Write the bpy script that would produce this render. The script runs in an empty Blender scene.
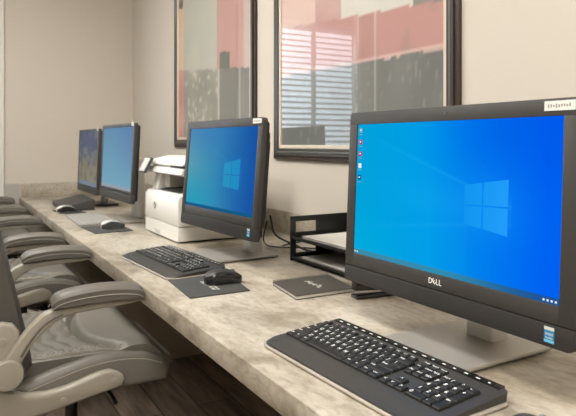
import bpy, bmesh, math, random
from mathutils import Vector, Matrix, noise
random.seed(7)
sc = bpy.context.scene
COL = sc.collection
T = 0.74                    # height of the desk top above the floor
PI = math.pi

# ------------------------------------------------------------------ materials
def lin(c):
    c = c / 255.0
    return c / 12.92 if c <= 0.04045 else ((c + 0.055) / 1.055) ** 2.4
def rgb(r, g, b): return (lin(r), lin(g), lin(b), 1.0)

def mat(name, col, rough=0.5, metal=0.0, spec=0.5, coat=0.0, bump=None, var=None):
    m = bpy.data.materials.new(name); m.use_nodes = True
    nt = m.node_tree; b = nt.nodes['Principled BSDF']
    b.inputs['Base Color'].default_value = col
    b.inputs['Roughness'].default_value = rough
    b.inputs['Metallic'].default_value = metal
    b.inputs['Specular IOR Level'].default_value = spec
    b.inputs['Coat Weight'].default_value = coat
    tc = None
    if bump or var:
        tc = nt.nodes.new('ShaderNodeTexCoord')
    if bump:
        scale, strength = bump
        n = nt.nodes.new('ShaderNodeTexNoise'); n.inputs['Scale'].default_value = scale
        n.inputs['Detail'].default_value = 3
        bp = nt.nodes.new('ShaderNodeBump'); bp.inputs['Strength'].default_value = strength
        bp.inputs['Distance'].default_value = 0.002
        nt.links.new(tc.outputs['Object'], n.inputs['Vector'])
        nt.links.new(n.outputs['Fac'], bp.inputs['Height'])
        nt.links.new(bp.outputs['Normal'], b.inputs['Normal'])
    if var:
        scale, amt = var
        n = nt.nodes.new('ShaderNodeTexNoise'); n.inputs['Scale'].default_value = scale
        n.inputs['Detail'].default_value = 4
        r = nt.nodes.new('ShaderNodeValToRGB')
        lo = tuple(c * (1 - amt) for c in col[:3]) + (1,); hi = tuple(min(1, c * (1 + amt)) for c in col[:3]) + (1,)
        r.color_ramp.elements[0].color = lo; r.color_ramp.elements[0].position = 0.3
        r.color_ramp.elements[1].color = hi; r.color_ramp.elements[1].position = 0.7
        nt.links.new(tc.outputs['Object'], n.inputs['Vector'])
        nt.links.new(n.outputs['Fac'], r.inputs['Fac'])
        nt.links.new(r.outputs['Color'], b.inputs['Base Color'])
    return m

def emis(name, col, s):
    m = bpy.data.materials.new(name); m.use_nodes = True
    nt = m.node_tree; nt.nodes.clear()
    e = nt.nodes.new('ShaderNodeEmission'); e.inputs['Color'].default_value = col; e.inputs['Strength'].default_value = s
    o = nt.nodes.new('ShaderNodeOutputMaterial'); nt.links.new(e.outputs[0], o.inputs[0])
    return m

def screen_mat():
    m = bpy.data.materials.new('screen_image'); m.use_nodes = True
    nt = m.node_tree; nt.nodes.clear()
    a = nt.nodes.new('ShaderNodeAttribute'); a.attribute_name = 'picture'
    e = nt.nodes.new('ShaderNodeEmission'); e.inputs['Strength'].default_value = 1.0
    o = nt.nodes.new('ShaderNodeOutputMaterial')
    nt.links.new(a.outputs['Color'], e.inputs['Color']); nt.links.new(e.outputs[0], o.inputs[0])
    return m

def art_mat():
    m = bpy.data.materials.new('painted_canvas'); m.use_nodes = True
    nt = m.node_tree; b = nt.nodes['Principled BSDF']; b.inputs['Roughness'].default_value = 0.75
    a = nt.nodes.new('ShaderNodeAttribute'); a.attribute_name = 'picture'
    nt.links.new(a.outputs['Color'], b.inputs['Base Color'])
    return m

def glass_mat():
    m = bpy.data.materials.new('picture_glass'); m.use_nodes = True
    nt = m.node_tree; nt.nodes.clear()
    lw = nt.nodes.new('ShaderNodeLayerWeight'); lw.inputs['Blend'].default_value = 0.5
    p5 = nt.nodes.new('ShaderNodeMath'); p5.operation = 'POWER'; p5.inputs[1].default_value = 5.0
    f = nt.nodes.new('ShaderNodeMath'); f.operation = 'MULTIPLY_ADD'; f.inputs[1].default_value = 0.96; f.inputs[2].default_value = 0.030
    nt.links.new(lw.outputs['Facing'], p5.inputs[0]); nt.links.new(p5.outputs[0], f.inputs[0])
    t = nt.nodes.new('ShaderNodeBsdfTransparent'); g = nt.nodes.new('ShaderNodeBsdfGlossy')
    g.inputs['Roughness'].default_value = 0.004
    mx = nt.nodes.new('ShaderNodeMixShader'); o = nt.nodes.new('ShaderNodeOutputMaterial')
    nt.links.new(f.outputs[0], mx.inputs[0]); nt.links.new(t.outputs[0], mx.inputs[1])
    nt.links.new(g.outputs[0], mx.inputs[2]); nt.links.new(mx.outputs[0], o.inputs[0])
    return m

def stone_mat():
    m = bpy.data.materials.new('stone_laminate'); m.use_nodes = True
    nt = m.node_tree; b = nt.nodes['Principled BSDF']; b.inputs['Roughness'].default_value = 0.42
    b.inputs['Specular IOR Level'].default_value = 0.35
    tc = nt.nodes.new('ShaderNodeTexCoord')
    def nz(scale, detail, stretch, dist=0.0):
        mp = nt.nodes.new('ShaderNodeMapping'); mp.inputs['Scale'].default_value = stretch
        mp.inputs['Rotation'].default_value = (0, 0, 0.35)
        n = nt.nodes.new('ShaderNodeTexNoise'); n.inputs['Scale'].default_value = scale
        n.inputs['Detail'].default_value = detail; n.inputs['Roughness'].default_value = 0.62
        n.inputs['Distortion'].default_value = dist
        nt.links.new(tc.outputs['Object'], mp.inputs['Vector']); nt.links.new(mp.outputs[0], n.inputs['Vector'])
        return n
    n1 = nz(6, 10, (1.0, 0.6, 1), 0.8); n2 = nz(70, 6, (1, 0.45, 1), 0.5); n3 = nz(2.0, 3, (1, 0.8, 1), 0.3)
    r1 = nt.nodes.new('ShaderNodeValToRGB'); e = r1.color_ramp.elements
    e[0].position = 0.34; e[0].color = rgb(132, 122, 106); e[1].position = 0.66; e[1].color = rgb(188, 182, 170)
    x = e.new(0.5); x.color = rgb(174, 166, 152)
    r2 = nt.nodes.new('ShaderNodeValToRGB'); e = r2.color_ramp.elements
    e[0].position = 0.34; e[0].color = (0.76, 0.74, 0.71, 1); e[1].position = 0.56; e[1].color = (1.02, 1.02, 1.02, 1)
    r3 = nt.nodes.new('ShaderNodeValToRGB'); e = r3.color_ramp.elements
    e[0].position = 0.35; e[0].color = (0.86, 0.84, 0.80, 1); e[1].position = 0.65; e[1].color = (1.04, 1.03, 1.02, 1)
    def mul(a, c):
        mm = nt.nodes.new('ShaderNodeMix'); mm.data_type = 'RGBA'; mm.blend_type = 'MULTIPLY'
        mm.inputs[0].default_value = 1.0
        nt.links.new(a, mm.inputs[6]); nt.links.new(c, mm.inputs[7]); return mm.outputs[2]
    nt.links.new(n1.outputs['Fac'], r1.inputs[0]); nt.links.new(n2.outputs['Fac'], r2.inputs[0]); nt.links.new(n3.outputs['Fac'], r3.inputs[0])
    c = mul(mul(r1.outputs[0], r2.outputs[0]), r3.outputs[0])
    nt.links.new(c, b.inputs['Base Color'])
    return m

def wood_floor_mat():
    m = bpy.data.materials.new('dark_wood_planks'); m.use_nodes = True
    nt = m.node_tree; b = nt.nodes['Principled BSDF']; b.inputs['Roughness'].default_value = 0.5
    tc = nt.nodes.new('ShaderNodeTexCoord')
    mp = nt.nodes.new('ShaderNodeMapping'); mp.inputs['Rotation'].default_value = (0, 0, PI / 2)
    br = nt.nodes.new('ShaderNodeTexBrick'); br.inputs['Scale'].default_value = 1.0
    br.inputs['Brick Width'].default_value = 1.2; br.inputs['Row Height'].default_value = 0.16
    br.inputs['Mortar Size'].default_value = 0.003; br.inputs['Color1'].default_value = rgb(98, 86, 74)
    br.inputs['Color2'].default_value = rgb(138, 124, 110); br.inputs['Mortar'].default_value = rgb(28, 24, 20)
    mp2 = nt.nodes.new('ShaderNodeMapping'); mp2.inputs['Scale'].default_value = (14, 1.6, 1)
    n = nt.nodes.new('ShaderNodeTexNoise'); n.inputs['Scale'].default_value = 2.2; n.inputs['Detail'].default_value = 7
    r = nt.nodes.new('ShaderNodeValToRGB'); e = r.color_ramp.elements
    e[0].position = 0.32; e[0].color = (0.4, 0.36, 0.33, 1); e[1].position = 0.7; e[1].color = (1.25, 1.22, 1.2, 1)
    mm = nt.nodes.new('ShaderNodeMix'); mm.data_type = 'RGBA'; mm.blend_type = 'MULTIPLY'; mm.inputs[0].default_value = 1
    nt.links.new(tc.outputs['Object'], mp.inputs[0]); nt.links.new(mp.outputs[0], br.inputs['Vector'])
    nt.links.new(tc.outputs['Object'], mp2.inputs[0]); nt.links.new(mp2.outputs[0], n.inputs['Vector'])
    nt.links.new(n.outputs['Fac'], r.inputs[0]); nt.links.new(br.outputs['Color'], mm.inputs[6]); nt.links.new(r.outputs[0], mm.inputs[7])
    nt.links.new(mm.outputs[2], b.inputs['Base Color'])
    return m

M = dict(
    wall=mat('wall_paint', rgb(204, 196, 184), 0.85, spec=0.2, bump=(160, 0.05)),
    wall_grey=mat('grey_panel_paint', rgb(172, 168, 160), 0.8, spec=0.2),
    ceiling=mat('ceiling_white', rgb(232, 230, 224), 0.9),
    trim=mat('trim_white', rgb(216, 213, 205), 0.5),
    stone=stone_mat(), floor=wood_floor_mat(),
    gable=mat('taupe_laminate', rgb(142, 130, 114), 0.6, var=(8, 0.12)),
    bezel=mat('bezel_dark_grey', rgb(55, 53, 50), 0.5, bump=(900, 0.15)),
    chin=mat('speaker_bar_dark', rgb(43, 41, 39), 0.6, bump=(700, 0.25)),
    back=mat('back_shell_black', rgb(26, 26, 27), 0.45),
    silver=mat('brushed_silver', rgb(172, 168, 161), 0.48, metal=0.65),
    silver2=mat('satin_silver', rgb(196, 193, 187), 0.38, metal=0.5),
    black=mat('black_plastic', rgb(22, 22, 22), 0.4),
    gloss=mat('gloss_black', rgb(24, 24, 24), 0.2, coat=0.4),
    palm=mat('palm_rest_black', rgb(58, 56, 53), 0.42, spec=0.4),
    key=mat('key_black', rgb(32, 31, 29), 0.5, spec=0.35),
    legend=mat('legend_white', rgb(235, 233, 228), 0.6),
    acrylic=mat('clear_edge', rgb(168, 160, 148), 0.15, spec=0.7),
    greykb=mat('grey_keyboard', rgb(150, 147, 142), 0.45),
    greykey=mat('grey_key', rgb(160, 157, 151), 0.5),
    pad=mat('pad_charcoal', rgb(62, 62, 60), 0.85),
    mark=mat('print_pale', rgb(205, 205, 192), 0.7),
    cover=mat('notebook_cover', rgb(66, 62, 57), 0.55),
    paper=mat('paper', rgb(206, 202, 194), 0.8),
    white=mat('printer_white', rgb(226, 223, 216), 0.45),
    lightgrey=mat('printer_grey', rgb(196, 193, 186), 0.5),
    darkgrey=mat('printer_dark', rgb(58, 58, 57), 0.5),
    midgrey=mat('mid_grey', rgb(120, 120, 119), 0.5),
    traymat=mat('tray_black', rgb(28, 27, 26), 0.33),
    cable=mat('cable_black', rgb(18, 18, 18), 0.5),
    chrome=mat('chrome', rgb(200, 200, 200), 0.12, metal=1.0),
    leather=mat('taupe_leather', rgb(112, 107, 98), 0.46, bump=(260, 0.18)),
    leatherpad=mat('arm_leather', rgb(100, 95, 87), 0.46, bump=(260, 0.18)),
    leatherdark=mat('dark_leather', rgb(78, 74, 69), 0.48, bump=(260, 0.18)),
    stitch=mat('stitch_pale', rgb(176, 170, 158), 0.7),
    cream=mat('cream_plastic', rgb(152, 145, 131), 0.36),
    frame=mat('frame_dark', rgb(62, 58, 54), 0.35),
    framehi=mat('frame_grey', rgb(112, 112, 110), 0.3, metal=0.3),
    framebrown=mat('frame_brown', rgb(58, 44, 34), 0.45),
    fillet=mat('fillet_champagne', rgb(212, 200, 182), 0.4),
    screen=screen_mat(), art=art_mat(), glass=glass_mat(),
    tag=mat('tag_white', rgb(226, 224, 218), 0.6), taginc=mat('tag_ink', rgb(150, 146, 140), 0.7),
    blue=mat('sticker_blue', rgb(20, 122, 170), 0.4), bluelt=mat('sticker_light_blue', rgb(110, 190, 222), 0.4),
    blind=mat('blind_white', rgb(226, 228, 228), 0.55), lens=mat('lens', rgb(90, 92, 92), 0.15),
    lamp=emis('lamp_diffuser', (1.0, 0.97, 0.92, 1), 18.0),
    icon_w=emis('icon_white', rgb(235, 245, 250), 1.0), icon_r=emis('icon_red', rgb(196, 40, 96), 1.0),
    icon_g=emis('icon_grey', rgb(120, 170, 190), 1.0), icon_d=emis('icon_dark', rgb(10, 70, 120), 1.0),
)

# ------------------------------------------------------------------ helpers
def obj(name, bm, m, parent=None, smooth=True, loc=None, rot=None, kind=None):
    me = bpy.data.meshes.new(name)
    bmesh.ops.recalc_face_normals(bm, faces=bm.faces)
    bm.to_mesh(me); bm.free()
    for x in (m if isinstance(m, (list, tuple)) else [m]): me.materials.append(x)
    if smooth:
        for p in me.polygons: p.use_smooth = True
        me.set_sharp_from_angle(angle=math.radians(38))
    o = bpy.data.objects.new(name, me); COL.objects.link(o)
    if parent: o.parent = parent
    if loc: o.location = loc
    if rot: o.rotation_euler = rot
    if kind: o['kind'] = kind
    return o

def thing(name, label, cat, loc=(0, 0, 0), rz=0, group=None):
    o = bpy.data.objects.new(name, None); COL.objects.link(o)
    o.empty_display_size = 0.05
    o.location = loc; o.rotation_euler = (0, 0, rz); tag(o, label, cat, group)
    return o

def tag(o, label, cat, group=None):
    o['label'] = label; o['category'] = cat
    if group: o['group'] = group
    return o

def struct(name, bm, m, smooth=False):
    return obj(name, bm, m, smooth=smooth, kind='structure')

def dup(root, label, loc, rz=None, name=None):
    r = root.copy(); COL.objects.link(r); r.location = loc
    if rz is not None: r.rotation_euler[2] = rz
    r['label'] = label
    for ch in list(root.children):
        c = ch.copy(); COL.objects.link(c); c.parent = r
        for g in list(ch.children):
            d = g.copy(); COL.objects.link(d); d.parent = c
    return r

def setmi(faces, mi):
    for f in faces: f.material_index = mi

def box(bm, c, s, bev=0.0, seg=2, rot=None, mi=0):
    r = bmesh.ops.create_cube(bm, size=1.0); vs = r['verts']
    bmesh.ops.scale(bm, vec=s, verts=vs)
    fs = list({f for v in vs for f in v.link_faces})
    if bev > 0:
        es = list({e for v in vs for e in v.link_edges})
        rr = bmesh.ops.bevel(bm, geom=es, offset=bev, segments=seg, affect='EDGES', profile=0.5)
        vs = list({v for f in rr['faces'] for v in f.verts} | {v for v in vs if v.is_valid})
        fs = list({f for v in vs for f in v.link_faces})
    if rot is not None: bmesh.ops.rotate(bm, cent=(0, 0, 0), matrix=Matrix(rot) if not isinstance(rot, Matrix) else rot, verts=vs)
    bmesh.ops.translate(bm, vec=c, verts=vs)
    setmi(fs, mi)
    return vs

def box2(bm, a, b, bev=0.0, seg=2, mi=0):
    c = [(a[i] + b[i]) / 2 for i in range(3)]; s = [abs(b[i] - a[i]) for i in range(3)]
    return box(bm, c, s, bev, seg, mi=mi)

def prism(bm, pts, a0, a1, axis='y', bev=0.0, seg=2, mi=0):
    """polygon in the plane normal to axis, extruded a0..a1. axis y: pts=(x,z); z: (x,y); x: (y,z)"""
    def P(p, a):
        return {'y': (p[0], a, p[1]), 'z': (p[0], p[1], a), 'x': (a, p[0], p[1])}[axis]
    v0 = [bm.verts.new(P(p, a0)) for p in pts]; v1 = [bm.verts.new(P(p, a1)) for p in pts]
    n = len(pts); fs = [bm.faces.new(v0), bm.faces.new(v1[::-1])]
    for i in range(n): fs.append(bm.faces.new((v0[i], v0[(i + 1) % n], v1[(i + 1) % n], v1[i])))
    bmesh.ops.recalc_face_normals(bm, faces=fs)
    setmi(fs, mi)
    if bev > 0:
        es = list({e for f in fs[:2] for e in f.edges})
        rr = bmesh.ops.bevel(bm, geom=es, offset=bev, segments=seg, affect='EDGES', profile=0.5, clamp_overlap=True)
        setmi(rr['faces'], mi)

def tube(bm, pts, r, n=8, mi=0, cap=True):
    pts = [Vector(p) for p in pts]; rings = []
    up = Vector((0, 0, 1))
    for i, p in enumerate(pts):
        t = (pts[min(i + 1, len(pts) - 1)] - pts[max(i - 1, 0)]).normalized()
        s = t.cross(up)
        if s.length < 1e-4: s = Vector((1, 0, 0))
        s.normalize(); u = s.cross(t).normalized()
        rr = r[i] if isinstance(r, (list, tuple)) else r
        rings.append([bm.verts.new(p + (s * math.cos(2 * PI * k / n) + u * math.sin(2 * PI * k / n)) * rr) for k in range(n)])
    for a, b in zip(rings, rings[1:]):
        for k in range(n):
            f = bm.faces.new((a[k], a[(k + 1) % n], b[(k + 1) % n], b[k])); f.material_index = mi
    if cap:
        f = bm.faces.new(rings[0][::-1]); f.material_index = mi
        f = bm.faces.new(rings[-1]); f.material_index = mi

def lathe(bm, prof, c=(0, 0, 0), n=24, axis='z', mi=0):
    rings = []
    for (r, h) in prof:
        ring = []
        for k in range(n):
            a = 2 * PI * k / n; x, y = r * math.cos(a), r * math.sin(a)
            p = {'z': (x, y, h), 'y': (x, h, y), 'x': (h, x, y)}[axis]
            ring.append(bm.verts.new((c[0] + p[0], c[1] + p[1], c[2] + p[2])))
        rings.append(ring)
    for a, b in zip(rings, rings[1:]):
        for k in range(n):
            f = bm.faces.new((a[k], a[(k + 1) % n], b[(k + 1) % n], b[k])); f.material_index = mi
    f = bm.faces.new(rings[0][::-1]); f.material_index = mi
    f = bm.faces.new(rings[-1]); f.material_index = mi

def smooth_path(pts, n=8):
    """Catmull-Rom through pts"""
    P = [Vector(p) for p in pts]; P = [2 * P[0] - P[1]] + P + [2 * P[-1] - P[-2]]; out = []
    for i in range(1, len(P) - 2):
        for k in range(n):
            t = k / n
            out.append(0.5 * ((2 * P[i]) + (P[i + 1] - P[i - 1]) * t + (2 * P[i - 1] - 5 * P[i] + 4 * P[i + 1] - P[i + 2]) * t * t
                              + (3 * P[i] - P[i - 1] - 3 * P[i + 1] + P[i + 2]) * t ** 3))
    out.append(P[-2]); return out

def slab(bm, nu, nv, top, bot, mi=0, mifn=None):
    """closed solid from two grids over u,v in [-1,1]"""
    g = []
    for fn in (top, bot):
        g.append([[bm.verts.new(fn(-1 + 2 * i / nu, -1 + 2 * j / nv)) for j in range(nv + 1)] for i in range(nu + 1)])
    for s in range(2):
        for i in range(nu):
            for j in range(nv):
                q = (g[s][i][j], g[s][i + 1][j], g[s][i + 1][j + 1], g[s][i][j + 1])
                f = bm.faces.new(q if s == 0 else q[::-1])
                f.material_index = mifn(-1 + 2 * (i + .5) / nu, -1 + 2 * (j + .5) / nv) if (mifn and s == 0) else mi
    def side(line0, line1):
        for k in range(len(line0) - 1):
            try:
                f = bm.faces.new((line0[k], line1[k], line1[k + 1], line0[k + 1])); f.material_index = mi
            except ValueError: pass
    side([g[0][i][0] for i in range(nu + 1)], [g[1][i][0] for i in range(nu + 1)])
    side([g[0][i][nv] for i in range(nu + 1)], [g[1][i][nv] for i in range(nu + 1)])
    side(g[0][0], g[1][0]); side(g[0][nu], g[1][nu])

_tc = {}
def text_tris(s, bold=False):
    """2D triangles of a text in the built-in font, x from 0, size 1"""
    if s in _tc: return _tc[s]
    cu = bpy.data.curves.new('t', 'FONT'); cu.body = s; cu.size = 1.0; cu.resolution_u = 2
    if bold: cu.offset = 0.02
    o = bpy.data.objects.new('t', cu); COL.objects.link(o)
    dg = bpy.context.evaluated_depsgraph_get(); dg.update()
    me = bpy.data.meshes.new_from_object(o.evaluated_get(dg))
    vs = [v.co.copy() for v in me.vertices]; fs = [tuple(p.vertices) for p in me.polygons]
    bpy.data.objects.remove(o); bpy.data.curves.remove(cu); bpy.data.meshes.remove(me)
    _tc[s] = (vs, fs); return _tc[s]

def add_text(bm, s, size, fn, mi=0, center=False, bold=False):
    """fn maps text plane (x,y) -> 3D"""
    vs, fs = text_tris(s, bold)
    if not vs: return
    w = max(v.x for v in vs); h = max(v.y for v in vs)
    ox, oy = ((-w / 2, -h / 2) if center else (0, 0))
    nv = [bm.verts.new(fn((v.x + ox) * size, (v.y + oy) * size)) for v in vs]
    for f in fs:
        try:
            ff = bm.faces.new([nv[i] for i in f]); ff.material_index = mi
        except ValueError: pass

def rrect(x0, y0, x1, y1, r, n=5):
    """rounded rectangle outline; r scalar or 4 radii (bl, br, tr, tl)"""
    if not isinstance(r, (list, tuple)): r = [r] * 4
    out = []
    for (cx, cy, rr, a0) in ((x0 + r[0], y0 + r[0], r[0], PI), (x1 - r[1], y0 + r[1], r[1], 1.5 * PI),
                             (x1 - r[2], y1 - r[2], r[2], 0), (x0 + r[3], y1 - r[3], r[3], .5 * PI)):
        for k in range(n + 1):
            a = a0 + .5 * PI * k / n; out.append((cx + rr * math.cos(a), cy + rr * math.sin(a)))
    return out

def picture_grid(bm, w, h, nu, nv, fn, place):
    """fine coloured grid, fn(u,v)->sRGB 0..255 with v up, place(x,y)->3D"""
    lay = bm.verts.layers.float_color.new('picture')
    g = []
    for i in range(nu + 1):
        row = []
        for j in range(nv + 1):
            u, v = i / nu, j / nv
            vv = bm.verts.new(place((u - .5) * w, (v - .5) * h)); c = fn(u, v)
            vv[lay] = (lin(c[0]), lin(c[1]), lin(c[2]), 1); row.append(vv)
        g.append(row)
    for i in range(nu):
        for j in range(nv): bm.faces.new((g[i][j], g[i + 1][j], g[i + 1][j + 1], g[i][j + 1]))

def mix(a, b, t):
    t = max(0.0, min(1.0, t)); return tuple(a[i] + (b[i] - a[i]) * t for i in range(3))
def sstep(a, b, x):
    t = max(0.0, min(1.0, (x - a) / (b - a))); return t * t * (3 - 2 * t)

# ------------------------------------------------------------------ room
DX, LY = 0.826, 4.688        # right wall, back wall
XL, YN, H = -3.2, -2.6, 2.75
bm = bmesh.new(); box2(bm, (XL - .1, YN - .1, -.1), (DX + .1, LY + .1, 0)); struct('floor', bm, M['floor'])
bm = bmesh.new(); box2(bm, (XL - .1, YN - .1, H), (DX + .1, LY + .1, H + .1)); struct('ceiling', bm, M['ceiling'])
bm = bmesh.new(); box2(bm, (DX, YN - .1, 0), (DX + .1, LY + .1, H)); struct('wall_right', bm, M['wall'])
bm = bmesh.new(); box2(bm, (XL - .1, YN - .1, 0), (XL, LY + .1, H)); struct('wall_left', bm, M['wall'])
bm = bmesh.new(); box2(bm, (XL, YN - .1, 0), (DX, YN, H)); struct('wall_front', bm, M['wall'])
WX0, WX1, WZ0, WZ1 = -1.45, -0.42, 0.95, 2.26
bm = bmesh.new()
box2(bm, (XL, LY, 0), (WX0, LY + .1, H)); box2(bm, (WX1, LY, 0), (DX, LY + .1, H))
box2(bm, (WX0, LY, 0), (WX1, LY + .1, WZ0)); box2(bm, (WX0, LY, WZ1), (WX1, LY + .1, H))
struct('wall_back', bm, M['wall'])
bm = bmesh.new()
for a, b in (((WX0, LY + .03, WZ0), (WX0 + .05, LY + .08, WZ1)), ((WX1 - .05, LY + .03, WZ0), (WX1, LY + .08, WZ1)),
             ((WX0 + .05, LY + .03, WZ0), (WX1 - .05, LY + .08, WZ0 + .05)), ((WX0 + .05, LY + .03, WZ1 - .05), (WX1 - .05, LY + .08, WZ1)),
             (((WX0 + WX1) / 2 - .02, LY + .04, WZ0 + .05), ((WX0 + WX1) / 2 + .02, LY + .07, WZ1 - .05))):
    box2(bm, a, b, .004)
struct('window_1', bm, M['trim'])
# blind of horizontal slats, seen in the picture glass
bl = thing('window_blind', 'white horizontal slat blind mirrored in the glass of the nearer picture', 'blind', (0, LY, 0))
bm = bmesh.new(); box2(bm, (WX0 + .01, -.035, WZ1 - .04), (WX1 - .01, .02, WZ1 - .002), .004); obj('headrail', bm, M['blind'], bl)
bm = bmesh.new()
z = WZ0 + .04
while z < WZ1 - .05:
    box(bm, ((WX0 + WX1) / 2, -.008, z), (WX1 - WX0 - .03, .046, .003), rot=Matrix.Rotation(0.45, 3, 'X')); z += .052
obj('slats', bm, M['blind'], bl)
bm = bmesh.new(); box2(bm, (WX0 + .015, -.03, WZ0 + .003), (WX1 - .015, .014, WZ0 + .02), .003); obj('bottom_rail', bm, M['blind'], bl)
# trim at the left edge of the view and low grey panel beside the desk end
bm = bmesh.new(); box2(bm, (-.205, LY - .022, 0), (-.101, LY, H), .004); struct('trim_1', bm, M['trim'])
bm = bmesh.new(); box2(bm, (-.1, LY - .012, 0), (-.002, LY, T + .1)); struct('trim_2', bm, M['wall_grey'])

# ceiling lamps
def ceiling_lamp(x, y, lab):
    t = thing('ceiling_light', lab, 'ceiling light', (x, y, H), group='ceiling light panels')
    bm = bmesh.new()
    for a, b in (((-.32, -.62, -.03), (-.30, .62, 0)), ((.30, -.62, -.03), (.32, .62, 0)), ((-.30, -.62, -.03), (.30, -.60, 0)), ((-.30, .60, -.03), (.30, .62, 0))):
        box2(bm, a, b)
    obj('frame', bm, M['trim'], t)
    bm = bmesh.new(); box2(bm, (-.298, -.598, -.02), (.298, .598, -.004)); obj('diffuser', bm, M['lamp'], t)
for x, ys in ((-.5, (-1.3, .6, 2.7)), (-1.5, (-1.3, 2.7))):
    for y in ys:
        ceiling_lamp(x, y, 'flat rectangular light panel set in the white ceiling')

# ------------------------------------------------------------------ desk
desk = thing('desk', 'long built-in desk with stone-look laminate top running along the right wall', 'desk', (DX / 2, 2.2, 0))
def dl(x, y, z): return (x - DX / 2, y - 2.2, z)
Y0 = -.55
bm = bmesh.new(); box2(bm, dl(0, Y0, T - .047), dl(DX - .001, LY - .001, T - .0006), .0025, 2); obj('worktop', bm, M['stone'], desk)
bm = bmesh.new(); box2(bm, dl(DX - .02, Y0, T - .001), dl(DX - .001, LY - .021, T + .094), .002); obj('backsplash', bm, M['stone'], desk)
bm = bmesh.new(); box2(bm, dl(.012, LY - .02, T - .001), dl(DX - .001, LY - .001, T + .1), .002); obj('backsplash', bm, M['stone'], desk)
for y in (-.4, 2.98, 4.62):     # set back under the top
    bm = bmesh.new(); box2(bm, dl(.28, y, .0005), dl(DX - .002, y + .03, T - .047), .002); obj('support_panel', bm, M['gable'], desk)

# ------------------------------------------------------------------ computers
def wallpaper(u, v, near=True):
    if near:
        base = mix((0, 162, 216), (0, 156, 232), u / .45) if u < .45 else mix((0, 156, 232), (0, 98, 242), (u - .45) / .5)
        base = mix(base, (0, 84, 226), .5 * sstep(.35, 1.0, v) * sstep(.3, .8, u))
        base = mix(base, (0, 178, 222), .55 * sstep(.5, .0, v) * sstep(.45, .0, u))
    else:
        base = mix((92, 158, 176), (56, 134, 178), u / .45) if u < .45 else mix((56, 134, 178), (24, 84, 164), (u - .45) / .5)
        base = mix(base, (24, 156, 188), .75 * sstep(.6, .0, v) * sstep(.75, .0, u))
        base = mix(base, (60, 112, 190), .4 * sstep(.5, 1.0, v) * sstep(.9, .3, u))
    # light beams fanning left from the window mark
    lx, ly = .64, .47
    if u < lx + .18:
        for (sl, w, k) in ((.58, .012, .22), (-.22, .014, .12), (.10, .10, .10)):
            kk = 1 if near else .35
            d = (v - ly - .12 * (1 if sl > .3 else -1 if sl < 0 else 0)) - sl * (lx - u)
            if near and sl == .58 and d < 0 and u < lx: base = mix(base, (30, 178, 240), .10 * sstep(0, .03, -d) * sstep(-.9, 0, u - lx))
            base = mix(base, (60, 190, 246), kk * k * math.exp(-(d / w) ** 2) * sstep(-.75, -.05, u - lx))
    r = math.hypot((u - .72) * 1.5, v - .47)
    base = mix(base, (20, 140, 245) if near else (24, 112, 190), .45 * math.exp(-(r / .22) ** 2))
    if v < .035:
        base = mix((50, 140, 176) if near else (20, 90, 130), (70, 140, 165) if near else (30, 90, 140), .6 * sstep(.5, .0, u))
        if near: base = mix(base, (30, 84, 150), sstep(.5, 1, u))
    return base

def wall_m3(u, v):
    b = mix((104, 142, 174), (118, 166, 186), 1 - v); b = mix(b, (96, 124, 166), .6 * sstep(.3, 1, u) * v)
    if v < .06: b = (150, 160, 170)
    return b
def wall_m4(u, v):
    n = noise.noise(Vector((u * 3.1, v * 3.7, 2.3))); n2 = noise.noise(Vector((u * 9, v * 11, 5.3)))
    b = mix((92, 100, 118), (132, 124, 108), sstep(.75, .3, v + .35 * n))
    b = mix(b, (146, 138, 122), .5 * sstep(.1, .5, n + .4 * n2)); b = mix(b, (88, 88, 90), .4 * sstep(.1, .4, -n2))
    if v < .07: b = (118, 130, 146)
    return b

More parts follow.
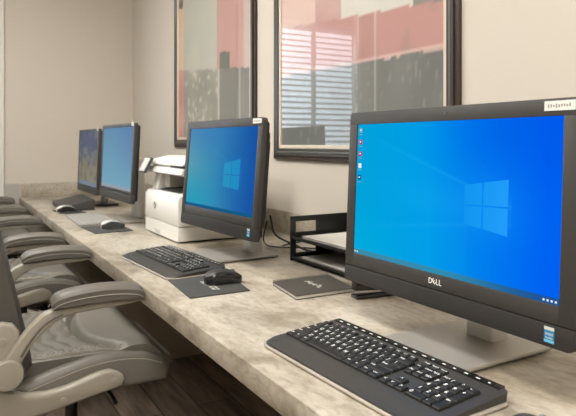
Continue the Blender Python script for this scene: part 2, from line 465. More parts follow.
def computer(label, x, y, zc, yaw, tilt, W, Hh, oz0, oz1, wallfn, grid, style='aio', text=True, thin=.014):
    """display centre at (x,y,T+zc). local frame on the panel: a = left->right, b = up, n = out of the screen"""
    root = thing('all_in_one_computer' if style == 'aio' else 'computer_monitor', label,
                 'computer' if style == 'aio' else 'monitor', (x + .1, y, T), group='desktop screens along the desk')
    a = Vector((math.sin(yaw), -math.cos(yaw), 0)); nn = Vector((-math.cos(yaw), -math.sin(yaw), 0))
    b = Vector((0, 0, math.cos(tilt))) - nn * math.sin(tilt); n = a.cross(b)
    o = Vector((x, y, T + zc)) - root.location
    P = lambda p, q, d: o + a * p + b * q + n * d
    hw, hh = W / 2, Hh / 2; ow = hw + (.027 if style == 'aio' else .018)
    seam = -.171 if style == 'aio' else -hh - .012
    def pbox(bm, p0, q0, d0, p1, q1, d1, bev=0, mi=0, seg=2):
        vs = box2(bm, (p0, q0, d0), (p1, q1, d1), bev, seg, mi=mi)
        for v in vs: v.co = P(*v.co)
    def pprism(bm, pts, d0, d1, bev=0, mi=0):
        st = set(bm.verts); prism(bm, pts, d0, d1, 'z', bev, 2, mi)
        for v in bm.verts:
            if v not in st: v.co = P(*v.co)
    # housing: bezel frame (with hole for the display) and back shell
    bm = bmesh.new()
    t_ = .0015
    outer = rrect(-ow, seam, ow, oz1, (.004, .004, .012, .012)); inner = [(-hw, -hh), (hw, -hh), (hw, hh), (-hw, hh)]
    # front ring from quads: sides as four bars with rounded outer corners
    prism_pts = [outer[6:12] + [(hw, seam)] if False else None]
    pprism(bm, rrect(-ow, hh, ow, oz1, (0.0005, .0005, .012, .012)), -thin, .004, .0015)
    pbox(bm, -ow, seam, -thin, -hw, hh + .0004, .004, .0012); pbox(bm, hw, seam, -thin, ow, hh + .0004, .004, .0012)
    pbox(bm, -hw - .0004, seam, -thin, hw + .0004, -hh, .004, .0012)
    bez = obj('bezel', bm, M['bezel'], root)
    bm = bmesh.new(); pprism(bm, rrect(-ow + .012, oz0 + .010, ow - .012, oz1 - .010, .012), -.03, -thin, .003); i_ = .04 if style == 'aio' else .15; pprism(bm, rrect(-ow + i_, oz0 + i_, ow - i_, oz1 - i_, .012), -.052, -.029, .004)
    if style == 'aio': pprism(bm, rrect(-ow + .07, oz0 + .05, ow - .07, oz1 - .06, .02), -.075, -.05, .008)
    obj('back_cover', bm, M['back'], root)
    bm = bmesh.new(); pprism(bm, rrect(-ow, oz0, ow, seam - .0015, (.012, .012, .001, .001)), -thin, .0045, .002)
    obj('speaker_bar', bm, M['chin'] if style == 'aio' else M['bezel'], root)
    # display
    bm = bmesh.new(); picture_grid(bm, W, Hh, grid[0], grid[1], wallfn, lambda p, q: P(p, q, .0005))
    scr = obj('screen', bm, M['screen'], root, smooth=False)
    if style == 'aio':   # pale four-pane mark lit on the wallpaper
        (xa, xm, xb) = (.622, .7025, .806) if text else (.577, .683, .797)
        def edge(u): 
            k = (u - xa) / (xb - xa)
            return ((.355 - .038 * k, .470 + .012 * k, .595 + .049 * k) if text else (.302 - .021 * k, .440 + .006 * k, .576 + .056 * k))
        g = .003
        for (ua, ub) in ((xa, xm - g), (xm + g, xb)):
            for top in (0, 1):
                ea, eb = edge(ua), edge(ub)
                q = [(ua, ea[top] + g * 1.6 * top), (ub, eb[top] + g * 1.6 * top), (ub, eb[top + 1] - g * 1.6 * (1 - top)), (ua, ea[top + 1] - g * 1.6 * (1 - top))]
                bm = bmesh.new(); lay = bm.verts.layers.float_color.new('picture'); vv = []
                for (uu, qq) in q:
                    x_ = bm.verts.new(P((uu - .5) * W, (qq - .5) * Hh, .0007)); t_ = (uu - xa) / (xb - xa)
                    cc = mix((16, 150, 240), (34, 156, 250), t_) if text else mix((44, 146, 190), (34, 138, 196), t_)
                    x_[lay] = (lin(cc[0]), lin(cc[1]), lin(cc[2]), 1); vv.append(x_)
                bm.faces.new(vv); obj('wallpaper_pane', bm, M['screen'], scr, smooth=False)
        bm = bmesh.new()
        st = set(); lathe(bm, [(.004, .004), (.004, .0052), (.002, .0053)], n=12)
        for v in bm.verts: v.co = P(v.co.x + .012, v.co.y + (hh + oz1) / 2, v.co.z)
        obj('webcam', bm, M['lens'], bez)
    # white asset tag top right
    bm = bmesh.new(); tw = .052 if style == 'aio' else .04
    tx0 = ow - tw - (.008 if style == 'aio' else .004); ty = (hh + oz1) / 2 + .002
    pbox(bm, tx0, ty - .0075, .0035, tx0 + tw, ty + .0075, .0047)
    r2 = random.Random(3)
    for k in range(9):
        q = tx0 + .006 + k * .0045
        pbox(bm, q, ty - .0035 + r2.random() * .002, .0047, q + .0028, ty + .0012 + r2.random() * .0022, .0049, mi=1)
    obj('asset_tag', bm, [M['tag'], M['taginc']], bez, smooth=False)
    # maker's letters, sticker, desktop icons
    if text:
        bm = bmesh.new()
        for s, dx, rr in (('D', -.0125, 0), ('E', -.0036, .75), ('L', .0052, 0), ('L', .0125, 0)):
            def fn(p, q, dx=dx, rr=rr):
                c, s_ = math.cos(rr), math.sin(rr); return P(.001 + dx + p * c - q * s_, -.1565 + p * s_ + q * c, .0046)
            add_text(bm, s, .0145, fn, center=True, bold=True)
        obj('maker_emblem', bm, M['legend'], bez, smooth=False)
    if style == 'aio' or text is None:
        bm = bmesh.new(); sx = .2405
        pbox(bm, sx - .0085, -.200, .004, sx + .0085, -.1765, .0051)
        pbox(bm, sx - .0085, -.1815, .0051, sx + .0085, -.1765, .0053, mi=1)
        pbox(bm, sx - .0085, -.200, .0051, sx + .0085, -.196, .0053, mi=2)
        add_text(bm, 'intel', .0075, lambda p, q: P(sx + p, -.1865 + q, .0054), mi=3, center=True)
        add_text(bm, 'inside', .0055, lambda p, q: P(sx + p, -.1925 + q, .0054), mi=3, center=True)
        obj('processor_sticker', bm, [M['blue'], M['mark'], M['bluelt'], M['legend']], root.children[2], smooth=False)
    if text:
        # desktop icons down the left side, little marks in the task bar
        for k, mm in enumerate(('icon_g', 'icon_r', 'icon_r', 'icon_w', 'icon_d')):
            bm = bmesh.new(); cx, cy = -hw + .011, hh - .013 - k * .0262
            pprism(bm, rrect(cx - .0052, cy - .0055, cx + .0052, cy + .0055, .003), .0006, .0008)
            pbox(bm, cx - .0028, cy - .0012, .0008, cx + .0018, cy + .0022, .0009, mi=1)
            pbox(bm, cx - .006, cy - .0105, .0006, cx + .006, cy - .009, .0008, mi=2)
            obj('desktop_icon', bm, [M[mm], M['icon_w'], M['icon_g']], scr, smooth=False)
        for q in (-.25, -.2425, .2265, .2335, .2405, .2475):
            bm = bmesh.new(); pbox(bm, q - .0016, -hh + .003, .0006, q + .0016, -hh + .0062, .0009)
            obj('taskbar_icon', bm, M['icon_w'], scr, smooth=False)
    # stand
    if style == 'aio':
        bx0 = x - (.047 if text else .060); Lc = root.location; bw = .104 if text else .112
        bm = bmesh.new()
        prism(bm, rrect(bx0 - Lc.x, -bw, bx0 + .24 - Lc.x, bw, .012), 0.004, .012, 'z', .003)
        obj('stand_base', bm, M['silver'], root)
        bm = bmesh.new(); prism(bm, rrect(bx0 + .01 - Lc.x, .01 - bw, bx0 + .23 - Lc.x, bw - .01, .01), 0.0, .0042, 'z')
        obj('base_foot', bm, M['black'], root)
        bm = bmesh.new(); nx = x + .104 - Lc.x
        prism(bm, rrect(nx, -.034, nx + .05, .034, .008), .012, .17, 'z')
        box2(bm, (x + .06 - Lc.x, -.05, .13), (nx + .045, .05, .23), .006)
        obj('stand_neck', bm, M['silver2'], root)
    elif style == 'tall':
        Lc = root.location
        bm = bmesh.new(); prism(bm, rrect(x + .01 - Lc.x, -.12, x + .21 - Lc.x, .12, .02), 0, .012, 'z', .003)
        obj('stand_base', bm, M['silver'], root)
        bm = bmesh.new(); box2(bm, (x + .09 - Lc.x, -.05, .012), (x + .13 - Lc.x, .05, .31), .006); obj('stand_neck', bm, M['silver2'], root)
        bm = bmesh.new(); box2(bm, (x + .05 - Lc.x, -.05, .24), (x + .1 - Lc.x, .05, .345), .01); obj('tilt_head', bm, M['midgrey'], root)
    else:
        Lc = root.location
        bm = bmesh.new(); prism(bm, rrect(x + .0 - Lc.x, -.12, x + .17 - Lc.x, .12, .03), 0, .014, 'z', .003)
        obj('stand_base', bm, M['black'], root)
        bm = bmesh.new(); box2(bm, (x + .085 - Lc.x, -.04, .014), (x + .12 - Lc.x, .04, .26), .006); obj('stand_neck', bm, M['silver2'], root)
        bm = bmesh.new(); box2(bm, (x + .045 - Lc.x, -.04, .2), (x + .1 - Lc.x, .04, .28), .008); obj('tilt_head', bm, M['back'], root)
    return root

computer('large near all-in-one computer with bright blue screen and five desktop icons', .330, .8134, .2915, .0074, .0435, .509, .286,
         -.207, .170, lambda u, v: wallpaper(u, v, True), (220, 124))
computer('middle all-in-one computer with teal-to-blue screen beside the white printer', .3473, 1.880, .3037, .0557, .079, .509, .286,
         -.214, .170, lambda u, v: wallpaper(u, v, False), (120, 68), text=None)
computer('far monitor with plain pale blue screen on a tall silver column stand', .279, 3.006, .318, .022, .044, .545, .306,
         -.208, .170, wall_m3, (50, 30), 'tall', text=False)
computer('farthest monitor showing a dim blue and tan picture beside the back wall', .315, 3.866, .297, 0, .033, .544, .34,
         -.215, .182, wall_m4, (50, 34), 'plain', text=False)

# ------------------------------------------------------------------ keyboards
KW, KD = .434, .200
YF = -.083                  # front edge of the palm rest
ROWS = [  # (y0, keys: (x in units, width, legend)); y in units from the space row
    (0, [(0, 1.25, 'Ctrl'), (1.25, 1.25, 'fn'), (2.5, 1.25, 'Alt'), (3.75, 6.25, ''), (10, 1.25, 'Alt'), (11.25, 1.25, 'fn'), (12.5, 1.25, 'mn'), (13.75, 1.25, 'Ctrl')]),
    (1, [(0, 2.25, 'Shift')] + [(2.25 + i, 1, c) for i, c in enumerate('ZXCVBNM,./')] + [(12.25, 2.75, 'Shift')]),
    (2, [(0, 1.75, 'Caps')] + [(1.75 + i, 1, c) for i, c in enumerate("ASDFGHJKL;'")] + [(12.75, 2.25, 'Enter')]),
    (3, [(0, 1.5, 'Tab')] + [(1.5 + i, 1, c) for i, c in enumerate('QWERTYUIOP[]')] + [(13.5, 1.5, '\\')]),
    (4, [(i, 1, c) for i, c in enumerate('`1234567890-=')] + [(13, 2, 'Bksp')]),
    (5.12, [(0, 1, 'Esc')] + [(1.6 + i + (i // 4) * .45, 1, 'F%d' % (i + 1)) for i in range(12)]),
]
KEYS = []
for (ry, ks) in ROWS:
    for (kx, kw, s) in ks: KEYS.append((kx, ry, kw, 1 if ry < 5 else .8, s))
for i in range(3):
    KEYS.append((15.3 + i, 5.12, 1, .8, ('PrtSc', 'ScrLk', 'Pause')[i]))
    KEYS.append((15.3 + i, 4, 1, 1, ('Ins', 'Home', 'PgUp')[i])); KEYS.append((15.3 + i, 3, 1, 1, ('Del', 'End', 'PgDn')[i]))
    KEYS.append((15.3 + i, 0, 1, 1, '<v>'[i]))
KEYS.append((16.3, 1, 1, 1, '^'))
for r_, row in enumerate(('0 .', '123', '456', '789')):
    for i, c in enumerate(row):
        if c == ' ': continue
        KEYS.append((18.55 + i, r_, 2 if c == '0' else 1, 1, c))
KEYS += [(18.55, 4, 1, 1, 'Num'), (19.55, 4, 1, 1, '/'), (20.55, 4, 1, 1, '*'), (21.55, 4, 1, 1, '-'), (21.55, 2, 1, 2, '+'), (21.55, 0, 1, 2, 'Ent')]
U = .0179; KX0 = -.2015; KY0 = -.036
def ktop(y):  # deck height over the depth
    t = (y + KD / 2) / KD
    if y < -.04: return .0085 + .0065 * sstep(YF, -.04, y)
    return .0150 + .009 * (t - .3) / .7
def key_mesh(kx, ky, kw, kh, s):
    bm = bmesh.new()
    x0, x1 = KX0 + kx * U + .0009, KX0 + (kx + kw) * U - .0009
    y0, y1 = KY0 + ky * U + .0009, KY0 + (ky + kh) * U - .0009
    za, zb = ktop(y0), ktop(y1); h = .0048; i = .0016
    b_ = [bm.verts.new(p) for p in ((x0, y0, za - .001), (x1, y0, za - .001), (x1, y1, zb - .001), (x0, y1, zb - .001))]
    c_ = [bm.verts.new(p) for p in ((x0 + .0004, y0 + .0004, za + h - .0012), (x1 - .0004, y0 + .0004, za + h - .0012), (x1 - .0004, y1 - .0004, zb + h - .0012), (x0 + .0004, y1 - .0004, zb + h - .0012))]
    t_ = [bm.verts.new(p) for p in ((x0 + i, y0 + i, za + h), (x1 - i, y0 + i, za + h), (x1 - i, y1 - i, zb + h), (x0 + i, y1 - i, zb + h))]
    bm.faces.new(t_); bm.faces.new(b_[::-1])
    for A, B in ((b_, c_), (c_, t_)):
        for k in range(4): bm.faces.new((A[k], A[(k + 1) % 4], B[(k + 1) % 4], B[k]))
    if s:
        sz = .0105 if len(s) == 1 else .0062
        if ky > 5: sz = .0058
        def fn(p, q):
            X, Y = x0 + .0028 + p, y1 - .0024 - sz * .72 + q
            return (X, Y, ktop(Y) + h + .0003 + .0002)
        add_text(bm, s, sz, fn, mi=1, bold=True)
    return bm

def deck(bm, thick=1.0, rear=.004):
    """rounded solid body; front corners rounder than the rear ones"""
    hx, hy = KW / 2, KD / 2
    def edge(y):
        rf, rb = .030, .010
        if y < YF + rf:
            d = (YF + rf - y); return hx - rf * .8 + .8 * math.sqrt(max(0, rf * rf - d * d))
        if y > hy - rb:
            d = y - (hy - rb); return hx - rb + math.sqrt(max(0, rb * rb - d * d))
        return hx
    def yv(v):
        return YF + (hy - YF) * .5 * (1 + math.copysign(1 - (1 - abs(v)) ** 1.6, v))
    def top(u, v):
        y = yv(v); x = u * edge(y); z = ktop(y) * thick
        e = max(0, 1 - (edge(y) - abs(x)) / .006); z -= .004 * e * e
        if v < -.98: z -= .003
        return (x, y, z)
    def bot(u, v):
        y = yv(v); return (u * (edge(y) - .002), y, .002 if y < 0 else .002 + rear * 0)
    slab(bm, 40, 40, top, bot)

def keyboard(label, loc, rz, pitch=0.0):
    k = thing('keyboard', label, 'keyboard', loc, rz, group='keyboards on the desk')
    bm = bmesh.new(); deck(bm); body = obj('deck', bm, M['palm'], k)
    bm = bmesh.new()   # clear rim showing along front and ends
    prism(bm, rrect(-KW / 2 - .0045, YF - .0055, KW / 2 + .0045, KD / 2 - .004, (.034, .034, .012, .012), 8), .0012, .0052, 'z', .0012)
    obj('rim', bm, M['acrylic'], k)
    bm = bmesh.new()   # gloss strip with media buttons behind the F row
    y0 = KD / 2 - .0165; y1 = KD / 2 - .001
    b8 = [bm.verts.new(p) for p in ((-.203, y0, ktop(y0) + .001), (.208, y0, ktop(y0) + .001), (.208, y1, ktop(y1) + .001), (-.203, y1, ktop(y1) + .001))]
    b9 = [bm.verts.new(p.co - Vector((0, 0, .006))) for p in b8]
    bm.faces.new(b8)
    for q in range(4): bm.faces.new((b8[q], b9[q], b9[(q + 1) % 4], b8[(q + 1) % 4]))
    r3 = random.Random(5)
    for q in range(17):
        x = -.188 + q * .0233
        yy = y0 + .0045; w = .004 + .006 * r3.random()
        vs = [bm.verts.new((X, Y, ktop(Y) + .0014)) for X, Y in ((x, yy), (x + w, yy), (x + w, yy + .003), (x, yy + .003))]
        f = bm.faces.new(vs); f.material_index = 1
    obj('media_strip', bm, [M['gloss'], M['legend']], k, smooth=False)
    bm = bmesh.new()
    for sx in (-1, 1): box(bm, (sx * .17, .07, .0015), (.03, .012, .003), .001)
    obj('foot', bm, M['black'], k)
    ks = sorted(KEYS, key=lambda q: q[0])
    n = len(ks); rest = []
    keep = set(range(n)) if n <= 100 else set(range(n - 100, n))
    for i, q in enumerate(ks):
        if i in keep: obj('key', key_mesh(*q), [M['key'], M['legend']], k)
        else: rest.append(q)
    if rest:
        bm = bmesh.new()
        for q in rest:
            kb = key_mesh(*q); me = bpy.data.meshes.new('tmp'); kb.to_mesh(me); kb.free(); bm.from_mesh(me); bpy.data.meshes.remove(me)
        o = obj('keys', bm, [M['key'], M['legend']], k); o['kind'] = 'stuff'
    return k
kb = keyboard('near black keyboard with white legends in front of the large blue screen', (.157, .8125, T), -PI / 2 + .04)
dup(kb, 'black keyboard with glossy palm rest in front of the middle computer', (.153, 1.849, T), -PI / 2 + .065)

def slim_keyboard(label, loc, rz, m1, m2, thick, pitch):
    k = thing('keyboard', label, 'keyboard', loc, rz, group='keyboards on the desk')
    R = Matrix.Rotation(pitch, 3, 'X')
    bm = bmesh.new(); hy = .09
    prof = [(-hy, 0), (hy, 0), (hy, thick + 2 * hy * math.tan(pitch)), (-hy, thick * .6)]
    prism(bm, prof, -.225, .225, 'x', .003); obj('deck', bm, m1[0] if isinstance(m1, list) else m1, k)
    bm = bmesh.new()
    def zt(y): return thick * .6 + (thick * .4 + 2 * hy * math.tan(pitch)) * (y + hy) / (2 * hy)
    for q in KEYS:
        x0, x1 = KX0 + q[0] * U + .0008, KX0 + (q[0] + q[2]) * U - .0008
        y0, y1 = -.075 + q[1] * .026 + .0008, -.075 + (q[1] + q[3]) * .026 - .0008
        vs = box2(bm, (x0, y0, 0), (x1, y1, .002))
        for v in vs: v.co.z += zt(v.co.y) - .0008
    o = obj('keys', bm, m2, k, smooth=False); o['kind'] = 'stuff'
    return k
slim_keyboard('flat grey keyboard lying in front of the monitor with the tall column stand', (.175, 3.13, T), -PI / 2 - .03, M['greykb'], M['greykey'], .012, .01)
slim_keyboard('thick dark grey keyboard farthest down the desk, tipped up towards the wall', (.208, 3.79, T), -PI / 2 - .03, M['darkgrey'], M['darkgrey'], .04, .12)

# ------------------------------------------------------------------ mice and pads
def mouse(label, loc, rz, m1, m2):
    """front towards local +x"""
    k = thing('mouse', label, 'computer mouse', loc, rz, group='computer mice on the desk')
    def w(x): return .031 * (1 - .16 * math.cos((x + .01) / .055 * PI)) * math.sqrt(max(0, 1 - (abs(x) / .0555) ** 3.2))
    def xs(u): return .0550 * math.sin(u * PI / 2)
    def hgt(x):
        t = (x + .055) / .11
        return .006 + .033 * max(0, math.sin(PI * min(1, max(0, .08 + t * .84)) ** .78)) ** .8
    def top(u, v):
        x = xs(u); y = w(x) * math.sin(v * PI / 2); e = abs(v)
        return (x, y, .003 + (hgt(x) - .003) * math.sqrt(max(0, 1 - e ** 2.6)) ** .8)
    def bot(u, v):
        x = xs(u) * .97; return (x, w(x) * .93 * math.sin(v * PI / 2), .001)
    bm = bmesh.new(); slab(bm, 28, 20, top, bot, mifn=lambda u, v: 1 if abs(v) > .62 else 0); obj('shell', bm, [m1, m2], k)
    bm = bmesh.new(); lathe(bm, [(.004, -.003), (.0095, -.0022), (.0095, .0022), (.004, .003)], (.027, 0, hgt(.027) - .005), 18, 'y'); obj('scroll_wheel', bm, M['midgrey'], k)
    bm = bmesh.new()
    tube(bm, [(x, 0, hgt(x) + .0002) for x in (.036, .042, .047)], .0007, 6); tube(bm, [(x, 0, hgt(x) + .0002) for x in (-.0, .006, .012, .017)], .0007, 6)
    obj('button_seam', bm, M['black'], k)
    return k
mouse('black mouse standing on the charcoal mat with pale lettering', (.205, 1.522, T + .0036), .05, M['palm'], M['gloss'])
mouse('near black mouse at the bottom edge of the view beside the near keyboard', (.185, .503, T), .1, M['palm'], M['gloss'])
mouse('silver-backed mouse with dark sides on a plain dark mat', (.195, 2.735, T + .0036), .15, M['lightgrey'], M['darkgrey'])
mouse('small silver and black mouse on the dark mat at the far end of the desk', (.125, 3.52, T + .0036), .3, M['lightgrey'], M['black'])

def mousepad(label, pts, marks=False):
    cx = sum(p[0] for p in pts) / 4; cy = sum(p[1] for p in pts) / 4
    k = thing('mouse_mat', label, 'mouse mat', (cx, cy, T), group='mouse mats on the desk')
    bm = bmesh.new(); prism(bm, [(p[0] - cx, p[1] - cy) for p in pts], 0, .003, 'z', .001); obj('mat', bm, M['pad'], k)
    if marks:   # pale lettering, too blurred in the photograph to read
        bm = bmesh.new(); r = random.Random(11)
        y = .040; i = 0
        while y > -.062:
            h = .007 + .004 * r.random(); w = .016 + .006 * r.random()
            x = -.012 + .002 * r.random()
            for a, b in (((x, y), (x + w, y - h * .38)), ((x + w * (.0 if i % 2 else .7), y - h * .3), (x + w * (.3 if i % 2 else 1), y - h))):
                box2(bm, (a[0], a[1], .003), (b[0], b[1], .0033))
            y -= h + .004; i += 1
        obj('lettering', bm, M['mark'], k, smooth=False)
    return k
mousepad('charcoal mouse mat with pale lettering under the black mouse', [(.082, 1.632), (.066, 1.413), (.232, 1.408), (.262, 1.632)], True)
mousepad('plain dark mouse mat beside the flat grey keyboard', [(.079, 2.872), (.093, 2.627), (.262, 2.64), (.256, 2.872)])
mousepad('small dark mouse mat before the farthest keyboard', [(.07, 3.65), (.10, 3.43), (.225, 3.46), (.19, 3.65)])

# ------------------------------------------------------------------ notebook
nb = thing('notebook', 'spiral notebook with charcoal cover and pale title lying by the letter tray', 'notebook', (.395, 1.35, T), -.0)
N4 = [(.314, 1.432), (.291, 1.268), (.468, 1.262), (.496, 1.427)]
def nbp(g): return [(p[0] - .395 + (g if i in (2, 3) else -g), p[1] - 1.35 + (g if i in (0, 3) else -g)) for i, p in enumerate(N4)]
bm = bmesh.new(); prism(bm, nbp(-.002), .0015, .0085, 'z'); obj('pages', bm, M['paper'], nb, smooth=False)
bm = bmesh.new(); prism(bm, nbp(0), .0085, .0102, 'z'); prism(bm, nbp(0), 0, .0015, 'z'); cov = obj('cover', bm, M['cover'], nb, smooth=False)
bm = bmesh.new()
for k in range(24):
    t = (k + .5) / 24; a, b = Vector((N4[0][0] - .395, N4[0][1] - 1.35, 0)), Vector((N4[3][0] - .395, N4[3][1] - 1.35, 0))
    c = a.lerp(b, t) + Vector((0, -.001, .0076))
    tube(bm, [c + Vector((0, .006 * math.cos(q), .0065 * math.sin(q))) for q in [2 * PI * i / 10 for i in range(11)]], .0008, 5)
obj('spiral_wire', bm, M['black'], nb)
bm = bmesh.new(); r = random.Random(4); yy = .040
for k in range(6):
    x = -.006 + .004 * math.sin(k * 2.1); h = .010
    box2(bm, (x, yy, .0102), (x + .015, yy - h * .4, .0105)); box2(bm, (x + (.0 if k % 2 else .009), yy, .0102), (x + (.006 if k % 2 else .015), yy - h, .0105))
    yy -= .0135
obj('cover_title', bm, M['mark'], cov, smooth=False)

# ------------------------------------------------------------------ letter tray and papers
TX0, TX1, TY0, TY1 = .533, .785, 1.36, 1.712
tr = thing('letter_tray', 'black two-tier letter tray holding paper behind the near computer', 'letter tray', ((TX0 + TX1) / 2, (TY0 + TY1) / 2, T))
def tl(x, y, z): return (x - (TX0 + TX1) / 2, y - (TY0 + TY1) / 2, z)
for ya in (TY0, TY1 - .006):     # end panels with two finger windows
    bm = bmesh.new()
    xs = [TX0, TX0 + .020, TX0 + .102, TX1]
    box2(bm, tl(xs[0], ya, 0), tl(xs[1], ya + .006, .147)); box2(bm, tl(xs[2], ya, 0), tl(xs[3], ya + .006, .147))
    for z0, z1 in ((0, .024), (.062, .093), (.129, .147)): box2(bm, tl(xs[1], ya, z0), tl(xs[2], ya + .006, z1))
    obj('end_panel', bm, M['traymat'], tr, smooth=False)
for z in (.006, .072):
    bm = bmesh.new(); box2(bm, tl(TX0, TY0 + .006, z), tl(TX1, TY1 - .006, z + .004)); 
    box2(bm, tl(TX0, TY0 + .006, z), tl(TX0 + .004, TY1 - .006, z + .011), .001); obj('shelf', bm, M['traymat'], tr, smooth=False)
bm = bmesh.new(); box2(bm, tl(TX1 - .004, TY0 + .006, 0), tl(TX1, TY1 - .006, .147)); obj('back_panel', bm, M['traymat'], tr, smooth=False)
for z, lab, n in ((.0762, 'sheaf of white paper on the upper shelf of the black letter tray', 4), (.0102, 'grey-white papers on the lower shelf of the black letter tray', 3)):
    bm = bmesh.new(); r = random.Random(n)
    for k in range(n):
        dx, dy = r.uniform(-.003, .003), r.uniform(-.004, .004)
        cx, cy = (TX0 + TX1) / 2 + .002, (TY0 + TY1) / 2 - .012
        box(bm, (dx, dy, .0005 + k * .0022), (.214, .29, .002), rot=Matrix.Rotation(r.uniform(-.012, .012), 3, 'Z'))
    tag(obj('paper_stack', bm, M['paper'], None, False, (cx, cy, T + z + .0006)), lab, 'paper', 'papers in the letter tray')

# stapler poking out beneath the near screen
st = thing('stapler', 'small black stapler half hidden under the near computer screen', 'stapler', (.475, 1.203, T), -.12)
bm = bmesh.new(); prism(bm, rrect(-.05, -.019, .09, .019, .006), 0, .008, 'z', .002); obj('base', bm, M['gloss'], st)
bm = bmesh.new(); prism(bm, [(-.050, .021), (.07, .014), (.078, .03), (.03, .048), (-.03, .047), (-.05, .043)], -.013, .013, 'y', .003); obj('arm', bm, M['gloss'], st)
bm = bmesh.new(); prism(bm, [(-.049, .013), (.06, .0085), (.06, .0135), (-.049, .0205)], -.008, .008, 'y', .001); obj('magazine', bm, M['chrome'], st)
bm = bmesh.new(); prism(bm, [(.05, .006), (.085, .006), (.082, .03), (.055, .02)], -.015, .015, 'y', .002); obj('hinge', bm, M['black'], st)

# cords on the desk behind the middle computer
def cord(label, pts, r=.003):
    bm = bmesh.new(); p = smooth_path(pts, 8); o0 = p[0].copy()
    tube(bm, [q - o0 for q in p], r, 8); tag(obj('power_cord', bm, M['cable'], None, True, tuple(o0)), label, 'cord', 'cords behind the middle computer')
cord('thick black cord sloping from the middle computer down to the letter tray', [(.532, 1.85, T + .135), (.55, 1.87, T + .10), (.575, 1.905, T + .068), (.615, 1.93, T + .038), (.64, 1.86, T + .02), (.66, 1.80, T + .007), (.70, 1.74, T + .007)], .004)
cord('thin black cord sagging onto the desk beside the letter tray', [(.535, 1.88, T + .11), (.55, 1.935, T + .043), (.592, 1.99, T + .0055), (.60, 1.93, T + .0055), (.64, 1.90, T + .0045), (.69, 1.86, T + .0045), (.73, 1.78, T + .0045)], .0028)
cord('black cord rising from the desk towards the backsplash behind the letter tray', [(.64, 1.95, T + .0036), (.68, 1.97, T + .004), (.72, 1.95, T + .012), (.76, 1.92, T + .03), (.79, 1.88, T + .045)], .0028)

# ------------------------------------------------------------------ printer
PX, PY = .316, 2.4205
pr = thing('printer', 'white multifunction laser printer with tilted control panel between two screens', 'printer', (PX, PY, T))
hw = .2165
bm = bmesh.new()   # lower body
prism(bm, [(.004, .064), (.0, .07), (.0, .17), (.012, .186), (.05, .19), (.37, .19), (.375, .064)], -hw, hw, 'y', .006); 
obj('body', bm, M['white'], pr)
bm = bmesh.new(); prism(bm, [(.0, .006), (.0, .0615), (.375, .0615), (.375, .006)], -hw, hw, 'y', .005)
tr_ = obj('paper_tray', bm, M['white'], pr)
bm = bmesh.new(); box2(bm, (-.0015, .0, .012), (.006, .085, .028), .003); obj('tray_grip', bm, M['lightgrey'], tr_)
bm = bmesh.new()
for sx in (.03, .34):
    for sy in (-.19, .19): box(bm, (sx, sy, .003), (.03, .03, .007))
obj('foot', bm, M['darkgrey'], pr)
bm = bmesh.new()   # middle: output bay walls
prism(bm, [(.03, .19), (.05, .262), (.37, .262), (.37, .19)], .135, hw - .004, 'y', .006)
prism(bm, [(.03, .19), (.16, .262), (.37, .262), (.37, .19)], -hw + .004, -.16, 'y', .006)
box2(bm, (.25, -.16, .19), (.37, .135, .262)); obj('bay_wall', bm, M['white'], pr)
bm = bmesh.new(); prism(bm, [(.03, .1905), (.25, .1905), (.25, .225), (.2, .205)], -.158, .133, 'y'); obj('output_bay', bm, M['darkgrey'], pr)
bm = bmesh.new(); box2(bm, (.06, .06, .2), (.24, .13, .256), .004); obj('toner_door', bm, M['lightgrey'], pr)
bm = bmesh.new()
prism(bm, [(.012, .268), (.03, .260), (.37, .258), (.37, .292), (.02, .290)], -hw, hw, 'y', .005); obj('scanner_bed', bm, M['white'], pr)
bm = bmesh.new(); prism(bm, [(.02, .3022), (.37, .3022), (.37, .335), (.10, .338), (.03, .322)], -hw + .004, hw - .01, 'y', .008)
obj('feeder_lid', bm, M['white'], pr)
bm = bmesh.new(); box2(bm, (.03, -.06, .289), (.36, .2, .303)); obj('lid_hinge_strip', bm, M['white'], pr)
bm = bmesh.new(); box2(bm, (.022, -.21, .2925), (.30, -.06, .302), .002); obj('lid_gap_shade', bm, M['darkgrey'], pr)  # solid dark strip standing in for the shaded gap under the lid
# tilted control panel at the front left corner
bm = bmesh.new()
R = Matrix.Rotation(math.radians(-32), 3, 'Y')
box(bm, (-.006, .185, .295), (.014, .088, .075), .004, rot=None)
for v in bm.verts:
    p = Matrix.Rotation(math.radians(28), 3, 'Y') @ (v.co - Vector((-.006, .185, .295))); v.co = p + Vector((-.006, .185, .295))
cp = obj('control_panel', bm, M['darkgrey'], pr)
bm = bmesh.new(); box(bm, (-.0075, 0, 0), (.002, .076, .064), .0008)
for v in bm.verts: v.co = Matrix.Rotation(math.radians(28), 3, 'Y') @ v.co + Vector((-.006, .185, .295))
obj('touch_display', bm, M['lightgrey'], cp)
bm = bmesh.new()   # round maker's mark on the front
lathe(bm, [(.0145, 0), (.0145, .0012)], (0, 0, 0), 24, 'x')
for v in bm.verts: v.co = Vector((-.0012 + 0 - .0 + (v.co.x * -1 if False else v.co.x * 0 + (0.0008 if v.co.x < .0006 else -.0006)), v.co.y + .073, v.co.z + .126))
add_text(bm, 'hp', .021, lambda p, q: (-.0021, .073 - p - .22 * q, .124 + q), mi=1, center=True)
obj('maker_emblem', bm, [M['midgrey'], M['white']], pr, smooth=False)

